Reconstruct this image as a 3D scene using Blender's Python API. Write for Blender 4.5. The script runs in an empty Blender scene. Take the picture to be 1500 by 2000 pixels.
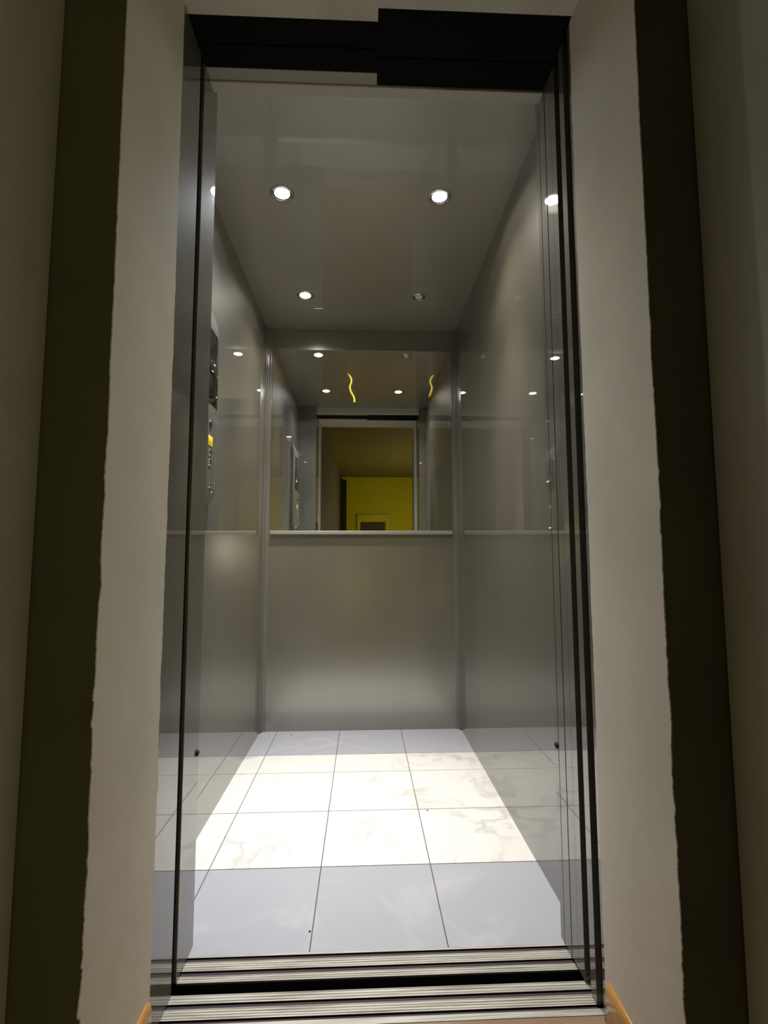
import bpy, bmesh, math, random
from mathutils import Matrix, Vector
S = bpy.context.scene
COL = S.collection
PI = math.pi

# ------------------------------------------------------------------ camera
cam_d = bpy.data.cameras.new('camera')
cam = bpy.data.objects.new('camera', cam_d); COL.objects.link(cam)
r = Vector((0.999175, -0.0405402, -0.0024156)); u = Vector((-0.0012078, -0.0891155, 0.9960206)); f = Vector((0.0405942, 0.9951959, 0.0890891))
M = Matrix((( r.x, u.x, -f.x, .38317), (r.y, u.y, -f.y, -1.04715), (r.z, u.z, -f.z, .87238), (0, 0, 0, 1)))
cam.matrix_world = M
cam_d.sensor_fit = 'HORIZONTAL'; cam_d.sensor_width = 36.0; cam_d.lens = 992.04*36/1500
cam_d.clip_start = .01
S.camera = cam

# ------------------------------------------------------------------ world and exposure
w = bpy.data.worlds.new('world'); S.world = w; w.use_nodes = True
w.node_tree.nodes['Background'].inputs[0].default_value = (0, 0, 0, 1)
w.node_tree.nodes['Background'].inputs[1].default_value = 0
vs = S.view_settings
S.display_settings.display_device = 'sRGB'
vs.view_transform = 'Standard'; vs.look = 'None'; vs.gamma = 1; vs.use_curve_mapping = False
vs.exposure = 0.0
CORE_W = 68.0         # narrow beam of each car downlight
SPILL_W = 1.9         # its wide spill
FLOOD_W = 22.0        # its middle cone
TUBE = 7.0           # yellow tube added behind the camera for the ceiling streak
S.cycles.max_bounces = 14; S.cycles.glossy_bounces = 8; S.cycles.diffuse_bounces = 8
S.cycles.sample_clamp_indirect = 6
S.cycles.use_denoising = True

# ------------------------------------------------------------------ materials
def mat(name, col, rough=.5, metal=0, coat=0, coat_rough=.03, coat_ior=1.5, emit=None, es=0, spec=.5):
    m = bpy.data.materials.new(name); m.use_nodes = True
    b = m.node_tree.nodes['Principled BSDF']; i = b.inputs
    i['Base Color'].default_value = (*col, 1); i['Roughness'].default_value = rough; i['Metallic'].default_value = metal
    i['Coat Weight'].default_value = coat; i['Coat Roughness'].default_value = coat_rough; i['Coat IOR'].default_value = coat_ior
    i['Specular IOR Level'].default_value = spec
    if emit: i['Emission Color'].default_value = (*emit, 1); i['Emission Strength'].default_value = es
    return m
def nd(m, t, **k):
    n = m.node_tree.nodes.new(t)
    for a, b in k.items():
        if a in n.inputs: n.inputs[a].default_value = b
        else: setattr(n, a, b)
    return n
def lk(m, a, b): m.node_tree.links.new(a, b)
def coords(m, scale=(1, 1, 1)):
    tc = nd(m, 'ShaderNodeTexCoord'); mp = nd(m, 'ShaderNodeMapping'); mp.inputs['Scale'].default_value = scale
    lk(m, tc.outputs['Object'], mp.inputs['Vector']); return mp.outputs[0]
def mottled(m, c1, c2, scale=(1, 1, 1), ns=6, lo=.35, hi=.65, detail=5, bump=0, bdist=.002, bscale=None):
    p = m.node_tree.nodes['Principled BSDF']
    v = coords(m, scale); n = nd(m, 'ShaderNodeTexNoise', Scale=ns, Detail=detail); lk(m, v, n.inputs['Vector'])
    cr = nd(m, 'ShaderNodeValToRGB'); e = cr.color_ramp.elements
    e[0].position = lo; e[1].position = hi; e[0].color = (*c1, 1); e[1].color = (*c2, 1)
    lk(m, n.outputs[0], cr.inputs[0]); lk(m, cr.outputs[0], p.inputs['Base Color'])
    if bump:
        n2 = nd(m, 'ShaderNodeTexNoise', Scale=bscale or ns, Detail=4); lk(m, v, n2.inputs['Vector'])
        bp = nd(m, 'ShaderNodeBump', Strength=bump, Distance=bdist); lk(m, n2.outputs[0], bp.inputs['Height']); lk(m, bp.outputs[0], p.inputs['Normal'])
    return m
WALLC = (.27, .255, .205)
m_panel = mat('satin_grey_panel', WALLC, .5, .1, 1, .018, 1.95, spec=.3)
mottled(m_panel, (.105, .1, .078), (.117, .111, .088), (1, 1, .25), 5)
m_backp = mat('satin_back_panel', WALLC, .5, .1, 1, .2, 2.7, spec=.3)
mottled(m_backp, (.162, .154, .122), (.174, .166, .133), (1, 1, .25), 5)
m_transom = mat('pale_transom_paint', (.5, .48, .4), .6)
m_ceil = mat('glossy_grey_ceiling', (.27, .26, .215), .42, .6, 1, .03, 1.5)
mottled(m_ceil, (.37, .36, .29), (.39, .375, .305), ns=3, bump=.5, bdist=.004, bscale=5)
m_steel = mat('polished_grey_steel', (.125, .12, .098), .6, 0, 1, .02, 2.0, spec=.12)
m_trim = mat('aluminium_trim', (.42, .41, .36), .4, .3, .3)
m_corner = mat('corner_strip_metal', (.2, .195, .165), .4, .1, 1, .1, 1.6)
m_mirror = mat('mirror_glass', (.86, .87, .84), .0, 1)
m_alu = mat('worn_aluminium', (.75, .74, .68), .42, .35)
mottled(m_alu, (.36, .35, .31), (.7, .685, .62), (1.5, 60, 1), 4, .3, .6)
m_groove = mat('dirty_sill_groove', (.05, .033, .037), .7)
m_black = mat('black_gear_dark_gap', (.006, .006, .006), .9, spec=.1)  # near-black also puts the dark of shaft and gaps into colour
m_shield = mat('grey_cover_paint', (.32, .31, .25), .6)
m_rubber = mat('black_rubber', (.012, .012, .01), .6)
m_plaster = mat('light_grey_plaster', (.5, .47, .39), .8)
mottled(m_plaster, (.68, .645, .55), (.75, .715, .615), ns=5, bump=.25, bdist=.002, bscale=40)
m_lintel = mat('pale_lintel_plaster', (.55, .53, .45), .8)
mottled(m_lintel, (.5, .48, .4), (.6, .58, .5), ns=9)
m_wall = mat('grey_corridor_paint', (.3, .29, .23), .7)
mottled(m_wall, (.52, .52, .45), (.6, .6, .53), ns=3, bump=.1, bscale=60)
m_hall = mat('dimmed_hall_grey', (.12, .122, .12), .7)  # far stretch of the grey wall, darkened in colour against the globe's light
m_face = mat('shade_darkened_wall_grey', (.07, .066, .04), .8)  # landing face turned from the light; its shade is put into the colour
mottled(m_face, (.1, .1, .068), (.12, .12, .084), ns=4)
m_yellow = mat('yellow_wall_paint', (.62, .56, .004), .7)
m_ceilcor = mat('corridor_ceiling_paint', (.19, .165, .05), .8)
m_white_tile = mat('white_marble_tile', (.88, .87, .84), .25, 0, .3)
def marble(m, base, vein, seed):
    p = m.node_tree.nodes['Principled BSDF']; v = coords(m, (1, 1, 1))
    n1 = nd(m, 'ShaderNodeTexNoise', Scale=2.2, Detail=7, Distortion=2.2, noise_dimensions='4D', W=seed); lk(m, v, n1.inputs['Vector'])
    sub = nd(m, 'ShaderNodeMath', operation='SUBTRACT'); sub.inputs[1].default_value = .5; lk(m, n1.outputs[0], sub.inputs[0])
    ab = nd(m, 'ShaderNodeMath', operation='ABSOLUTE'); lk(m, sub.outputs[0], ab.inputs[0])
    cr = nd(m, 'ShaderNodeValToRGB'); e = cr.color_ramp.elements; e[0].position = 0; e[1].position = .05
    e[0].color = (*vein, 1); e[1].color = (*base, 1); lk(m, ab.outputs[0], cr.inputs[0])
    n2 = nd(m, 'ShaderNodeTexNoise', Scale=3.0, Detail=2, noise_dimensions='4D', W=seed+3); lk(m, v, n2.inputs['Vector'])
    cr2 = nd(m, 'ShaderNodeValToRGB'); cr2.color_ramp.elements[0].position = .45; cr2.color_ramp.elements[1].position = .62
    lk(m, n2.outputs[0], cr2.inputs[0])
    mx = nd(m, 'ShaderNodeMix', data_type='RGBA'); lk(m, cr2.outputs[0], mx.inputs['Factor'])
    mx.inputs[6].default_value = (*base, 1); lk(m, cr.outputs[0], mx.inputs[7]); lk(m, mx.outputs[2], p.inputs['Base Color'])
marble(m_white_tile, (.88, .87, .84), (.64, .64, .62), 1.3)
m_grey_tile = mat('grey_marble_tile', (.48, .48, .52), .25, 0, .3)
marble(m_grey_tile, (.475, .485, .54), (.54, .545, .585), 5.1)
m_grout = mat('grey_grout', (.11, .1, .085), .9)
m_wood = mat('varnished_wood', (.62, .3, .07), .35, 0, .5)
mottled(m_wood, (.5, .24, .05), (.68, .36, .09), (6, 1, 6), 8)
m_woodfloor = mat('wood_floor', (.3, .2, .12), .5)
mottled(m_woodfloor, (.26, .15, .08), (.36, .25, .17), (1, 9, 1), 3)
m_lens_c = mat('lit_lens_cool', (.9, .9, .9), .3, emit=(.86, .88, 1), es=28)
m_lens_w = mat('lit_lens_warm', (.9, .9, .9), .3, emit=(1, .9, .74), es=28)
m_lens_m = mat('lit_lens_soft_warm', (.9, .9, .9), .3, emit=(1, .93, .8), es=28)
m_lens_off = mat('unlit_lens', (.75, .75, .7), .4)
m_ring = mat('chrome_ring', (.6, .6, .56), .15, 1)
m_ringin = mat('dark_ring_well', (.02, .02, .02), .5)
m_chrome = mat('chrome', (.75, .75, .73), .08, 1)
m_glass = mat('dark_display_glass', (.01, .01, .01), .05, 0, 1, .01, 1.7)
m_amber = mat('amber_display', (.3, .22, .01), .3, emit=(1, .75, .02), es=.5)
m_tube = mat('yellow_streak_glow', (.9, .8, .1), .3, emit=(1, .82, .09), es=TUBE)
m_globe = mat('added_globe_glow', (.9, .85, .6), .3, emit=(1, .9, .62), es=68)
m_dim = mat('dim_fill_glow', (.8, .8, .7), .4, emit=(1, .97, .82), es=1.6)
m_doorp = mat('yellow_door_frame_paint', (.72, .62, .02), .6)
m_grille = mat('brown_grille', (.1, .08, .03), .7)
m_darkslab = mat('dark_brown_slab', (.02, .014, .006), .6)

# ------------------------------------------------------------------ helpers
def bx(bm, x0, x1, y0, y1, z0, z1, mi=0, bev=0):
    vs_ = [bm.verts.new(p) for p in ((x0, y0, z0), (x1, y0, z0), (x1, y1, z0), (x0, y1, z0), (x0, y0, z1), (x1, y0, z1), (x1, y1, z1), (x0, y1, z1))]
    fs = [bm.faces.new([vs_[i] for i in q]) for q in ((0, 3, 2, 1), (4, 5, 6, 7), (0, 1, 5, 4), (1, 2, 6, 5), (2, 3, 7, 6), (3, 0, 4, 7))]
    for q in fs: q.material_index = mi
    if bev:
        es = list({e for q in fs for e in q.edges})
        bmesh.ops.bevel(bm, geom=es, offset=bev, segments=2, affect='EDGES', profile=.5)
def obj(name, bm, mats, parent=None, smooth=False, origin=None):
    me = bpy.data.meshes.new(name)
    bmesh.ops.recalc_face_normals(bm, faces=bm.faces)
    o = bpy.data.objects.new(name, me)
    if origin:
        bmesh.ops.translate(bm, vec=-Vector(origin), verts=bm.verts); o.location = origin
    bm.to_mesh(me); bm.free()
    for m_ in (mats if isinstance(mats, (list, tuple)) else [mats]): me.materials.append(m_)
    if smooth:
        for p in me.polygons: p.use_smooth = True
    COL.objects.link(o)
    if parent: o.parent = parent
    return o
def box(name, dims, m_, parent=None, bev=0):
    bm = bmesh.new(); bx(bm, *dims, bev=bev); return obj(name, bm, m_, parent)
def struct(o): o['kind'] = 'structure'; return o
def tag(o, label, cat, group=None):
    o['label'] = label; o['category'] = cat
    if group: o['group'] = group
    return o
def thing(name, loc, label, cat, group=None):
    o = bpy.data.objects.new(name, None); COL.objects.link(o); o.location = loc; o.empty_display_size = .05
    return tag(o, label, cat, group)
def lathe(bm, prof, n=40, mi=0, c=(0, 0, 0), axis='z'):
    rings = []
    for (rad, h) in prof:
        ring = []
        for k in range(n):
            a = 2*PI*k/n; p = (rad*math.cos(a), rad*math.sin(a), h)
            if axis == 'x': p = (h, p[0], p[1])
            ring.append(bm.verts.new((c[0]+p[0], c[1]+p[1], c[2]+p[2])))
        rings.append(ring)
    for a, b in zip(rings, rings[1:]):
        for k in range(n):
            q = bm.faces.new((a[k], a[(k+1) % n], b[(k+1) % n], b[k])); q.material_index = mi
    return rings
def cap(bm, ring, mi=0):
    q = bm.faces.new(ring); q.material_index = mi

# room numbers (metres)
XR = .84; WL, WR = -.1345, .8827; YB = 1.6188; ZC = 2.104; ZS = 2.057
CL, CR = -.098, .932; YF = -.285; YE = -6.6; ZH = 2.6

# ------------------------------------------------------------------ lift car shell
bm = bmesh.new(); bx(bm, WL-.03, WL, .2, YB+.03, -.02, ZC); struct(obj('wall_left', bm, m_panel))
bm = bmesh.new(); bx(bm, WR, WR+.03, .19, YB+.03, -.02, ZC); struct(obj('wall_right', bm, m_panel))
bm = bmesh.new(); bx(bm, WL, WR, YB, YB+.03, -.02, ZC); struct(obj('wall_back', bm, m_backp))
# front return beside the door: left deep one, right narrow one with a seam
bm = bmesh.new(); bx(bm, WL-.03, 0, .0955, .2, 0, ZC, bev=.0015); struct(obj('wall_front_left', bm, m_steel))
bm = bmesh.new(); bx(bm, XR, WR+.03, .1285, .166, 0, ZC, bev=.001); bx(bm, XR, WR+.03, .168, .19, 0, ZC, bev=.001)
struct(obj('wall_front_right', bm, m_steel))
bm = bmesh.new(); bx(bm, WL-.03, WR+.03, .166, YB+.03, ZC, ZC+.02)
ceil = struct(obj('ceiling', bm, m_ceil))
bm = bmesh.new(); bx(bm, WL-.03, WR+.03, .135, .166, 2.055, 2.3, bev=.002)
struct(obj('trim_car_transom', bm, m_transom))

# tiled floor of the car: each tile an inset slab over a grout bed
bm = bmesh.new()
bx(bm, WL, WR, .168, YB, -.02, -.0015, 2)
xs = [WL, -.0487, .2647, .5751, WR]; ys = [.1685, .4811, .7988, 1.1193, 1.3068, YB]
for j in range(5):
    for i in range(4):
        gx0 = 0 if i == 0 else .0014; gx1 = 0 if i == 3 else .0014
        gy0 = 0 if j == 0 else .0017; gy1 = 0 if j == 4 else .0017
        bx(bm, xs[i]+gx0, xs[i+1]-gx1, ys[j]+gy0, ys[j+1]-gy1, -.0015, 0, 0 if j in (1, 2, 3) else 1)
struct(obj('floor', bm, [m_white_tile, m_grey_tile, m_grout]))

# corner strips where the walls meet (two-step aluminium profiles)
def corner(name, x, sx):
    bm = bmesh.new()
    bx(bm, *sorted((x, x+sx*.026)), YB-.006, YB, .0, ZC, bev=.001)
    bx(bm, *sorted((x, x+sx*.007)), YB-.03, YB-.006, .0, ZC, bev=.001)
    bx(bm, *sorted((x+sx*.007, x+sx*.013)), YB-.014, YB-.006, .0, ZC, bev=.002)
    struct(obj(name, bm, m_corner))
corner('trim_corner_left', WL, 1); corner('trim_corner_right', WR, -1)

# ------------------------------------------------------------------ landing walls
struct(box('wall_landing_left', (-.3, -.0008, YF+.003, -.044, -.05, ZH), m_face))
struct(box('wall_landing_right', (.8408, 1.4, YF+.003, -.034, -.05, ZH), m_face))
struct(box('wall_landing_lintel', (-.002, .842, YF+.003, -.0495, ZS+.004, ZH), m_face))
def plaster(name, side, x0, x1, yin, seed):
    # skim coat on the reveal; its corridor-side edge is ragged where it laps over the darkened wall face
    rnd = random.Random(seed); bm = bmesh.new(); n = 640; a = []; j = 0; j2 = 0
    for k in range(n+1):
        z = ZS*k/n
        low = max(0, 1-z/1.5)
        j = .86*j+rnd.uniform(-1, 1)*.0012*(.35+1.3*low)
        if rnd.random() < .06: j += rnd.uniform(-.005, .005)*(.2+low)
        j2 = .9*j2+rnd.uniform(-1, 1)*.0006
        yo = YF+j; yi = yin+j2+.0016*math.sin(z*4+seed)
        a.append([bm.verts.new((x0, yo, z)), bm.verts.new((x1, yo+.001, z)), bm.verts.new((x1, yi, z)), bm.verts.new((x0, yi, z))])
    for p, q in zip(a, a[1:]):
        for i in range(4):
            bm.faces.new((p[i], p[(i+1) % 4], q[(i+1) % 4], q[i]))
    bm.faces.new(a[0]); bm.faces.new(a[-1])
    struct(obj(name, bm, m_plaster))
plaster('trim_plaster_left', 0, -.0008, .0004, -.043, 3)
plaster('trim_plaster_right', 1, .8408, .8396, -.0335, 8)
bm = bmesh.new(); bx(bm, -.004, .844, YF-.001, -.0495, ZS, ZS+.004); bx(bm, -.004, .4145, -.0495, -.0217, ZS, ZS+.03)
struct(obj('trim_plaster_soffit', bm, m_lintel))

# black boxes painted as the shaft's darkness round the door gear
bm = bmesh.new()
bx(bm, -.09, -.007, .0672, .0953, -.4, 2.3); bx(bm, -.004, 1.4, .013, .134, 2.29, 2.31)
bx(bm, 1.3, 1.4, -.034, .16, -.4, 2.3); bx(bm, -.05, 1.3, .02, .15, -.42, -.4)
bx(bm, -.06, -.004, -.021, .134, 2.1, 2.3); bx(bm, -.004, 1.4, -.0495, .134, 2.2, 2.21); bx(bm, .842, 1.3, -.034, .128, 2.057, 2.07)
struct(obj('shaft_dark_boxes', bm, m_black))

# ------------------------------------------------------------------ door frame, gear, panels
bm = bmesh.new(); bx(bm, -.05, 0, -.044, .067, -.001, ZS-.0005, bev=.0012)
tag(obj('door_jamb', bm, m_steel, origin=(-.025, .01, 0)), 'polished steel strike jamb of the landing door, on the left, beside the black gap', 'door frame')
bm = bmesh.new(); bx(bm, .84, .9, -.034, -.021, -.001, ZS-.0005, bev=.001)
tag(obj('door_jamb', bm, m_steel, origin=(.87, -.027, 0)), 'thin steel edge strip of the landing doorway, beside the right plaster reveal', 'door frame')

hdr = thing('door_header', (.42, .07, 2.2), 'black door track housing across the top of the doorway with a stepped edge', 'door gear')
def ph(name, dims):
    bm = bmesh.new(); bx(bm, *dims, bev=.001); o = obj(name, bm, m_black, hdr); o.matrix_parent_inverse = Matrix.Translation((-.42, -.07, -2.2)); return o
ph('track_cover', (.0, .4158, .045, .101, 2.06, 2.1))
ph('track_cover', (.4162, .84, -.0485, .06, 2.06, 2.1))
ph('hanger_plate', (.4162, .84, .063, .1335, 2.06, 2.1))
o = ph('gear_shield', (.0, .4158, .1015, .1335, 2.059, 2.1)); o.data.materials[0] = m_shield; o['label'] = 'grey painted cover strip on the left half'
ph('track_rail', (.0, .4158, -.021, .0435, 2.062, 2.1))

def panel(y0, y1, label, x1=1.27, z1=2.056):
    t = thing('sliding_door', ((XR+x1)/2, (y0+y1)/2, 0), label, 'lift door')
    inv = Matrix.Translation((-(XR+x1)/2, -(y0+y1)/2, 0))
    bm = bmesh.new(); bx(bm, XR, x1, y0, y1, .003, z1, bev=.0004); o = obj('leaf', bm, m_steel, t); o.matrix_parent_inverse = inv
    bm = bmesh.new(); yc = (y0+y1)/2
    for xx in (XR+.06, x1-.06): bx(bm, xx-.02, xx+.02, yc-.003, yc+.003, -.003, .004)
    o = obj('guide_shoe', bm, m_rubber, t); o.matrix_parent_inverse = inv
    return t
panel(.0092, .0338, 'narrow steel door leaf edge between the two thick black gaps, foot in the front sill groove')
panel(.0615, .0905, 'steel landing door leaf edge just behind the inner thick black gap, parked on the right')
panel(.0908, .1245, 'steel car door leaf edge parked on the right, beside the thin black seam')
# black fillers deep between the leaves, painted as the dark of the gaps
for y0, y1, lab in ((-.0195, .0088, 'black filler painted as the thick dark gap nearest the right plaster reveal'), (.0342, .061, 'black filler painted as the thick dark gap between the two landing door leaf edges')):
    bm = bmesh.new(); bx(bm, .862, .9, y0, y1, .002, 2.056); tag(obj('dark_gap_filler', bm, m_black, origin=(.88, (y0+y1)/2, 0)), lab, 'gap filler')

# sills: extruded profile with grooves and fine ridges
def sill(name, segs, y0, y1, x0, x1, label):
    # segs: list of (ya, yb, kind) kind 'a' flat, 'r' ridged, 'g' groove
    t = thing(name, ((x0+x1)/2, (y0+y1)/2, 0), label, 'sill')
    inv = Matrix.Translation((-(x0+x1)/2, -(y0+y1)/2, 0))
    pr = []; kinds = []
    for ya, yb, k in segs:
        if k == 'g':
            pr += [(ya, -.0035), (yb, -.0035)]; kinds += ['w', 'g']
        else:
            pts = [(ya, 0)]
            if k == 'r':
                n = int((yb-ya)/.0052); st = (yb-ya)/n
                for i in range(n):
                    c0 = ya+i*st
                    pts += [(c0+st*.3, 0), (c0+st*.42, -.0012), (c0+st*.7, -.0012), (c0+st*.82, 0)]
            pts.append((yb, 0))
            for i, p in enumerate(pts):
                pr.append(p); kinds.append('w' if i == 0 else 'a')
    bm = bmesh.new(); bmg = bmesh.new()
    for i in range(len(pr)-1):
        b_ = bmg if kinds[i+1] in 'gw' and (pr[i][1] < -.002 or pr[i+1][1] < -.002) else bm
        v4 = [b_.verts.new((x, p[0], p[1])) for x, p in ((x0, pr[i]), (x1, pr[i]), (x1, pr[i+1]), (x0, pr[i+1]))]
        b_.faces.new(v4)
    # body under the profile
    bx(bm, x0, x1, y0, y1, -.04, -.0095)
    for ya, yb, k in segs:
        if k != 'g': bx(bm, x0, x1, ya, yb, -.0096, -.0016)
    bmesh.ops.remove_doubles(bm, verts=bm.verts, dist=1e-6)
    o = obj('sill_bar', bm, m_alu, t); o.matrix_parent_inverse = inv
    if name == 'car_sill':
        b3 = bmesh.new(); bx(b3, x0, x1, y0-.004, y0-.0003, -.4, -.0006); q = obj('gap_dark_plate', b3, m_black, t); q.matrix_parent_inverse = inv  # black plate added so the running gap looks dark
    bx(bmg, x0, x1, [s for s in segs if s[2] == 'g'][0][0], [s for s in segs if s[2] == 'g'][0][1], -.0048, -.0038)
    o = obj('groove', bmg, m_groove, t); o.matrix_parent_inverse = inv; o['label'] = 'dirty dark purple-brown track groove'
    return t
sill('landing_sill', [(-.0115, .002, 'a'), (.002, .011, 'g'), (.011, .035, 'r'), (.035, .0465, 'g'), (.0465, .067, 'r')], -.0115, .067, 0, 1.28,
     'ribbed aluminium landing door sill in front of the wide black gap')
sill('car_sill', [(.0965, .1135, 'r'), (.1135, .1265, 'g'), (.1265, .151, 'r'), (.151, .163, 'g'), (.163, .1683, 'a')], .0965, .1683, 0, XR,
     'ribbed aluminium car sill behind the wide black gap, touching the tiles')

# ------------------------------------------------------------------ mirror with its ledge
t = thing('wall_mirror', (.37, YB, 1.0), 'frameless mirror on the back wall of the lift with a pale metal ledge', 'mirror')
inv = Matrix.Translation((-.37, -YB, -1.0))
bm = bmesh.new(); bx(bm, -.103, .856, YB-.004, YB-.0002, 1.0, 1.988, bev=.0008); o = obj('mirror_pane', bm, m_mirror, t); o.matrix_parent_inverse = inv
bm = bmesh.new(); bx(bm, -.1, .852, YB-.02, YB-.0002, .993, 1.011, bev=.002); o = obj('ledge', bm, m_trim, t); o.matrix_parent_inverse = inv
o['label'] = 'pale aluminium ledge'

# ------------------------------------------------------------------ downlights
def downlight(x, y, lens, label, col=None, on=True):
    t = thing('downlight', (x, y, ZC), label, 'ceiling light', 'recessed downlights in the lift ceiling')
    k_ = 1 if on else .8
    bm = bmesh.new()
    lathe(bm, [(.029*k_, .0), (.0295*k_, -.0022), (.033*k_, -.0035), (.0385*k_, -.0025), (.040*k_, 0)], 48)
    o = obj('trim_ring', bm, m_ring, t, True)
    bm = bmesh.new(); rs = lathe(bm, ([(.0295, -.0005), (.029, -.0025), (.0265, -.0012), (.0245, -.0006)] if on else [(.0245, -.0005), (.024, -.003), (.022, -.0012), (.0195, -.0008)]), 48)
    o = obj('inner_ring', bm, m_ringin, t, True); o['label'] = 'dark inner ring'
    bm = bmesh.new(); rs = lathe(bm, ([(.0265, -.0008), (.022, -.0016), (.012, -.0022), (.004, -.0024)] if on else [(.0185, -.0006), (.017, -.0022), (.01, -.003), (.004, -.0032)]), 40); cap(bm, rs[-1])
    o = obj('lens', bm, lens, t, True)
    o['label'] = 'glowing round lens' if on else 'unlit grey lens'
    if on:
        for nm, W, a, bl in (('downlight_beam', CORE_W, 66, 1), ('downlight_spill', SPILL_W, 160, .15), ('downlight_flood', FLOOD_W, 128, 1)):
            L = bpy.data.lights.new(nm, 'SPOT'); L.energy = W; L.color = col; L.spot_size = math.radians(a); L.spot_blend = bl
            L.shadow_soft_size = .02
            lo = bpy.data.objects.new(nm, L); COL.objects.link(lo); lo.parent = t; lo.location = (0, 0, -.025)
    return t
downlight(.106, .587, m_lens_c, 'cool white lit ceiling downlight, front left, nearest the left door edge', (.9, .93, 1))
downlight(.643, .583, m_lens_w, 'warm white lit ceiling downlight at the front right', (1, .92, .8))
downlight(.108, 1.261, m_lens_m, 'lit ceiling downlight at the back left above the mirror', (1, .93, .82))
downlight(.645, 1.258, m_lens_off, 'unlit ceiling downlight at the back right, grey lens in a dark ring', on=False)

# ------------------------------------------------------------------ car operating panel on the left wall
cy0, cy1, cz0, cz1 = .41, .662, 1.045, 1.705
t = thing('control_panel', (WL, (cy0+cy1)/2, cz0), 'tall steel lift control panel with bowed front on the left wall', 'control panel')
inv = Matrix.Translation((-WL, -(cy0+cy1)/2, -cz0))
def cop_x(y, z):
    k = (y-(cy0+cy1)/2)/((cy1-cy0)/2)
    d = .012+.022*math.sqrt(max(0, 1-abs(k)**3.4))
    top = min(1, max(0, (cz1-z)/.09)); bot = min(1, max(0, (z-cz0)/.05))
    return WL+d*(1-(1-top)**2.2)*(1-.8*(1-bot)**2.2)
bm = bmesh.new(); NY, NZ = 24, 60; g = []
for j in range(NZ+1):
    z = cz0+(cz1-cz0)*(.5-.5*math.cos(PI*j/NZ))
    g.append([bm.verts.new((cop_x(cy0+(cy1-cy0)*(.5-.5*math.cos(PI*i/NY)), z), cy0+(cy1-cy0)*(.5-.5*math.cos(PI*i/NY)), z)) for i in range(NY+1)])
for j in range(NZ):
    for i in range(NY): bm.faces.new((g[j][i], g[j][i+1], g[j+1][i+1], g[j+1][i]))
edge = [g[0][i] for i in range(NY+1)]+[g[j][NY] for j in range(1, NZ+1)]+[g[NZ][i] for i in range(NY-1, -1, -1)]+[g[j][0] for j in range(NZ-1, 0, -1)]
back = [bm.verts.new((WL+.0003, v.co.y, v.co.z)) for v in edge]; n = len(edge)
for k in range(n): bm.faces.new((edge[k], edge[(k+1) % n], back[(k+1) % n], back[k]))
bm.faces.new(back)
o = obj('faceplate', bm, m_steel, t, True); o.matrix_parent_inverse = inv
def cop_patch(name, y0, y1, z0, z1, m_, lift=.0012, label=None):
    bm = bmesh.new(); a = []; b = []; n = 10
    for k in range(n+1):
        y = y0+(y1-y0)*k/n
        a.append((cop_x(y, (z0+z1)/2)+lift, y)); 
    for z in (z0, z1):
        pass
    vf = [[bm.verts.new((x, y, z)) for x, y in a] for z in (z0, z1)]
    vb = [[bm.verts.new((x-lift-.001, y, z)) for x, y in a] for z in (z0, z1)]
    for k in range(n):
        bm.faces.new((vf[0][k], vf[0][k+1], vf[1][k+1], vf[1][k])); bm.faces.new((vb[0][k], vb[0][k+1], vb[1][k+1], vb[1][k]))
        for s in (0, 1): bm.faces.new((vf[s][k], vf[s][k+1], vb[s][k+1], vb[s][k]))
    for k in (0, n): bm.faces.new((vf[0][k], vf[1][k], vb[1][k], vb[0][k]))
    o = obj(name, bm, m_, t, True); o.matrix_parent_inverse = inv
    if label: o['label'] = label
    return o
cop_patch('indicator_glass', .44, .64, 1.36, 1.60, m_glass, label='dark glossy upper indicator glass')
cop_patch('floor_display', .535, .575, 1.226, 1.256, m_amber, label='yellow lit display')
def button(y, z, rad=.011, m_=m_chrome):
    bm = bmesh.new(); x = cop_x(y, z)
    rs = lathe(bm, [(rad, -.002), (rad, .002), (rad*.85, .0035), (rad*.7, .0028), (rad*.3, .0032)], 20, c=(x, y, z), axis='x'); cap(bm, rs[-1])
    o = obj('button', bm, m_, t, True); o.matrix_parent_inverse = inv
for k in range(6): button(.475, 1.13+.033*k)
for k in range(2): button(.552, 1.172+.031*k)
button(.552, 1.295, .012, m_rubber); button(.558, 1.10, .008); button(.50, 1.34, .006)

# ------------------------------------------------------------------ small things
def plug(x, sx, y, z, label):
    bm = bmesh.new(); rs = lathe(bm, [(.0075, 0), (.007, .003*sx), (.004, .0048*sx)], 20, c=(x, y, z), axis='x'); cap(bm, rs[-1]); cap(bm, rs[0])
    tag(obj('rubber_stop', bm, m_rubber, None, True, origin=(x, y, z)), label, 'rubber stop')
plug(0, 1, .186, .424, 'small black rubber stop low on the left door return')
plug(XR, -1, .178, .43, 'small black rubber stop low on the right door return')
def crumb(x, y, s, seed, label):
    rnd = random.Random(seed); bm = bmesh.new(); bmesh.ops.create_icosphere(bm, subdivisions=2, radius=s)
    for v in bm.verts: v.co = Vector((v.co.x*(1+rnd.uniform(-.3, .3)), v.co.y*1.5*(1+rnd.uniform(-.3, .3)), v.co.z*.5))
    mz = min(v.co.z for v in bm.verts)
    bmesh.ops.translate(bm, vec=(x, y, -mz), verts=bm.verts)
    tag(obj('dirt_crumb', bm, m_rubber, None, True, origin=(x, y, 0)), label, 'dirt speck')
crumb(.259, .231, .0022, 1, 'dark dirt speck on the front grey tile beside the joint, near the sill')
crumb(.606, .788, .0022, 2, 'dark dirt speck on the white tile right of the middle joint')
crumb(.03, 1.56, .0026, 3, 'faint dark dirt speck on the rear grey tiles at the foot of the back wall')

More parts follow.
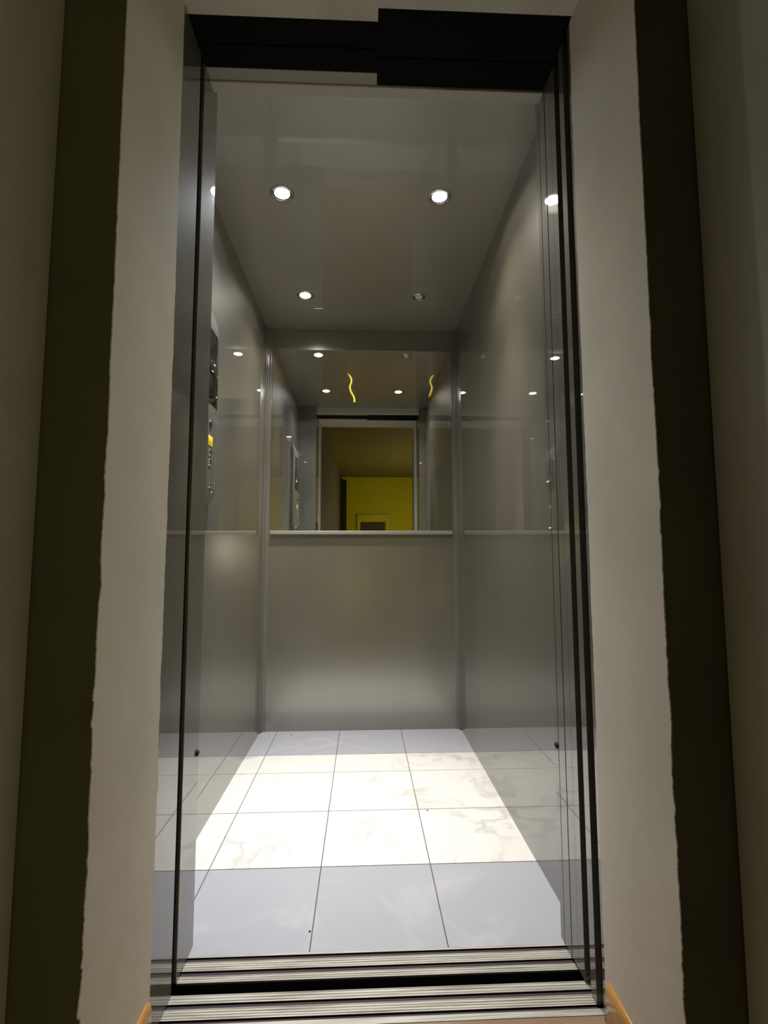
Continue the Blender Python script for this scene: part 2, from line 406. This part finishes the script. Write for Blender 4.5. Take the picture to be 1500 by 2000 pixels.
# wooden skirting along both reveals
def skirt(name, x0, x1, yend, side):
    bm = bmesh.new(); h = .088; y0 = YF
    prof = []
    xi, xo = (x1, x0) if side < 0 else (x0, x1)       # xi = room side, xo = wall side
    w_ = xo-xi
    prof = [(xi, 0), (xi, h-.012), (xi+w_*.1, h-.005), (xi+w_*.35, h-.001), (xi+w_*.65, h), (xo, h), (xo, 0)]
    rows = []
    ends = [(y0, 1, 1), (yend-.012, 1, 1), (yend-.005, .985, .93), (yend-.001, .94, .75), (yend, .88, .5)]
    for y, hs, ws in ends:
        rows.append([bm.verts.new((xo+(px-xo)*ws, y, pz*hs)) for px, pz in prof])
    for a, b in zip(rows, rows[1:]):
        for k in range(len(prof)):
            bm.faces.new((a[k], a[(k+1) % len(prof)], b[(k+1) % len(prof)], b[k]))
    bm.faces.new(rows[0]); bm.faces.new(rows[-1])
    struct(obj(name, bm, m_wood, None, True))
skirt('baseboard_left', -.002, .0095, -.05, -1)
skirt('baseboard_right', .831, .842, -.044, 1)

# ------------------------------------------------------------------ corridor behind the camera (seen in the mirror)
struct(box('floor_corridor', (CL-.1, 2.1, YE, -.0118, -.05, -.001), m_woodfloor))
struct(box('wall_corridor_left', (CL-.2, CL, -1.35, YF, -.05, ZH), m_wall))
struct(box('wall_hall_left', (CL-.2, CL, YE, -1.35, -.05, ZH), m_hall))
struct(box('wall_corridor_right', (CR, CR+.2, -1.35, YF, -.05, ZH), m_wall))
struct(box('wall_hall_right', (2.0, 2.1, YE, -1.35, -.05, ZH), m_yellow))
struct(box('wall_hall_near', (CR+.2, 2.1, -1.35, -1.25, -.05, ZH), m_yellow))
struct(box('wall_corridor_end', (CL-.2, 2.1, YE-.1, YE, -.05, ZH), m_yellow))
struct(box('ceiling_corridor', (CL-.2, 2.1, YE-.1, YF, ZH, ZH+.05), m_ceilcor))
t = thing('added_dark_slab', (-.036, -6.42, 0), 'narrow tall slab added for the dark strip at the far left end of the corridor', 'dark slab')  # added slab, stands in for whatever darkens this end of the view
bm = bmesh.new(); bx(bm, -.058, .058, -.17, .12, 0, 2.5, bev=.003); obj('slab_body', bm, m_darkslab, t)
bm = bmesh.new(); bx(bm, .0585, .066, .05, .062, 1.0, 1.15, bev=.002); obj('handle', bm, m_ringin, t)
t = thing('added_globe_light', (1.72, -4.4, 0), 'added globe light on a thin stand, out of view at the right side of the yellow hall', 'light helper')  # added out of view to light the yellow walls
bm = bmesh.new(); rs = lathe(bm, [(.12, -.001), (.12, .015), (.012, .03), (.012, .93), (.03, .95)], 24); cap(bm, rs[0]); cap(bm, rs[-1]); obj('stand', bm, m_rubber, t, True)
bm = bmesh.new(); bmesh.ops.create_icosphere(bm, subdivisions=3, radius=.1, matrix=Matrix.Translation((0, 0, 1.04))); obj('globe', bm, m_globe, t, True)
t = thing('added_landing_fill', (.42, -1.75, ZH), 'added dim round fill light on the landing ceiling, out of view above the doorway approach', 'ceiling light')  # added out of view as dim fill for the landing
bm = bmesh.new(); rs = lathe(bm, [(.13, 0), (.13, -.03), (.11, -.035)], 32); obj('lamp_body', bm, m_ring, t, True)
bm = bmesh.new(); rs = lathe(bm, [(.11, -.034), (.09, -.045), (.05, -.055), (.01, -.058)], 32); cap(bm, rs[-1]); obj('diffuser', bm, m_dim, t, True)
# end door with frame and grille
fr = bpy.data.objects.new('door_1', None); COL.objects.link(fr); fr.location = (.58, YE, 0); struct(fr)
inv = Matrix.Translation((-.58, -YE, 0))
bm = bmesh.new(); bx(bm, .25, .305, YE, YE+.04, 0, 1.79); bx(bm, .86, .915, YE, YE+.04, 0, 1.79); bx(bm, .305, .86, YE, YE+.04, 1.66, 1.79)
o = obj('door_frame', bm, m_doorp, fr); o.matrix_parent_inverse = inv
bm = bmesh.new(); bx(bm, .305, .86, YE, YE+.012, 0, 1.66)
o = obj('door_leaf', bm, m_doorp, fr); o.matrix_parent_inverse = inv
bm = bmesh.new(); bx(bm, .32, .845, YE+.012, YE+.016, 1.2, 1.63)
for k in range(14): bx(bm, .32, .845, YE+.016, YE+.024, 1.21+k*.03, 1.225+k*.03)
o = obj('grille', bm, m_grille, fr); o.matrix_parent_inverse = inv

# glowing tube added on the corridor floor, curved to make the yellow ceiling streak
t = thing('added_streak_tube', (.17, -4.7, 0), 'added slender yellow glowing tube in the corridor, curved to make the streak in the lift ceiling', 'light helper')
bm = bmesh.new(); rs = lathe(bm, [(.07, -.001), (.07, .012), (.06, .02), (.045, .04)], 32); cap(bm, rs[0]); cap(bm, rs[-1]); obj('base', bm, m_rubber, t, True)
pts = [(682.5, .03), (686, .14), (686.5, .26), (684.5, .38), (686, .52), (690, .68), (690.5, .82), (687, .95), (683.5, 1.08)]
cu = []
for k in range(61):
    f_ = k/60*(len(pts)-1); i = min(int(f_), len(pts)-2); q = f_-i
    p0, p1, p2, p3 = pts[max(i-1, 0)], pts[i], pts[i+1], pts[min(i+2, len(pts)-1)]
    cu.append(tuple(.5*(2*p1[m_]+(p2[m_]-p0[m_])*q+(2*p0[m_]-5*p1[m_]+4*p2[m_]-p3[m_])*q*q+(3*p1[m_]-p0[m_]-3*p2[m_]+p3[m_])*q**3) for m_ in (0, 1)))
bm = bmesh.new(); rows = [[bm.verts.new(((a_-687)*.0135+.0125*math.cos(2*PI*k/14), .0125*math.sin(2*PI*k/14), z_)) for k in range(14)] for a_, z_ in [(c_[0], c_[1]*.66) for c_ in cu]]
for p_, q_ in zip(rows, rows[1:]):
    for k in range(14): bm.faces.new((p_[k], p_[(k+1) % 14], q_[(k+1) % 14], q_[k]))
bm.faces.new(rows[0]); bm.faces.new(rows[-1]); obj('tube', bm, m_tube, t, True)
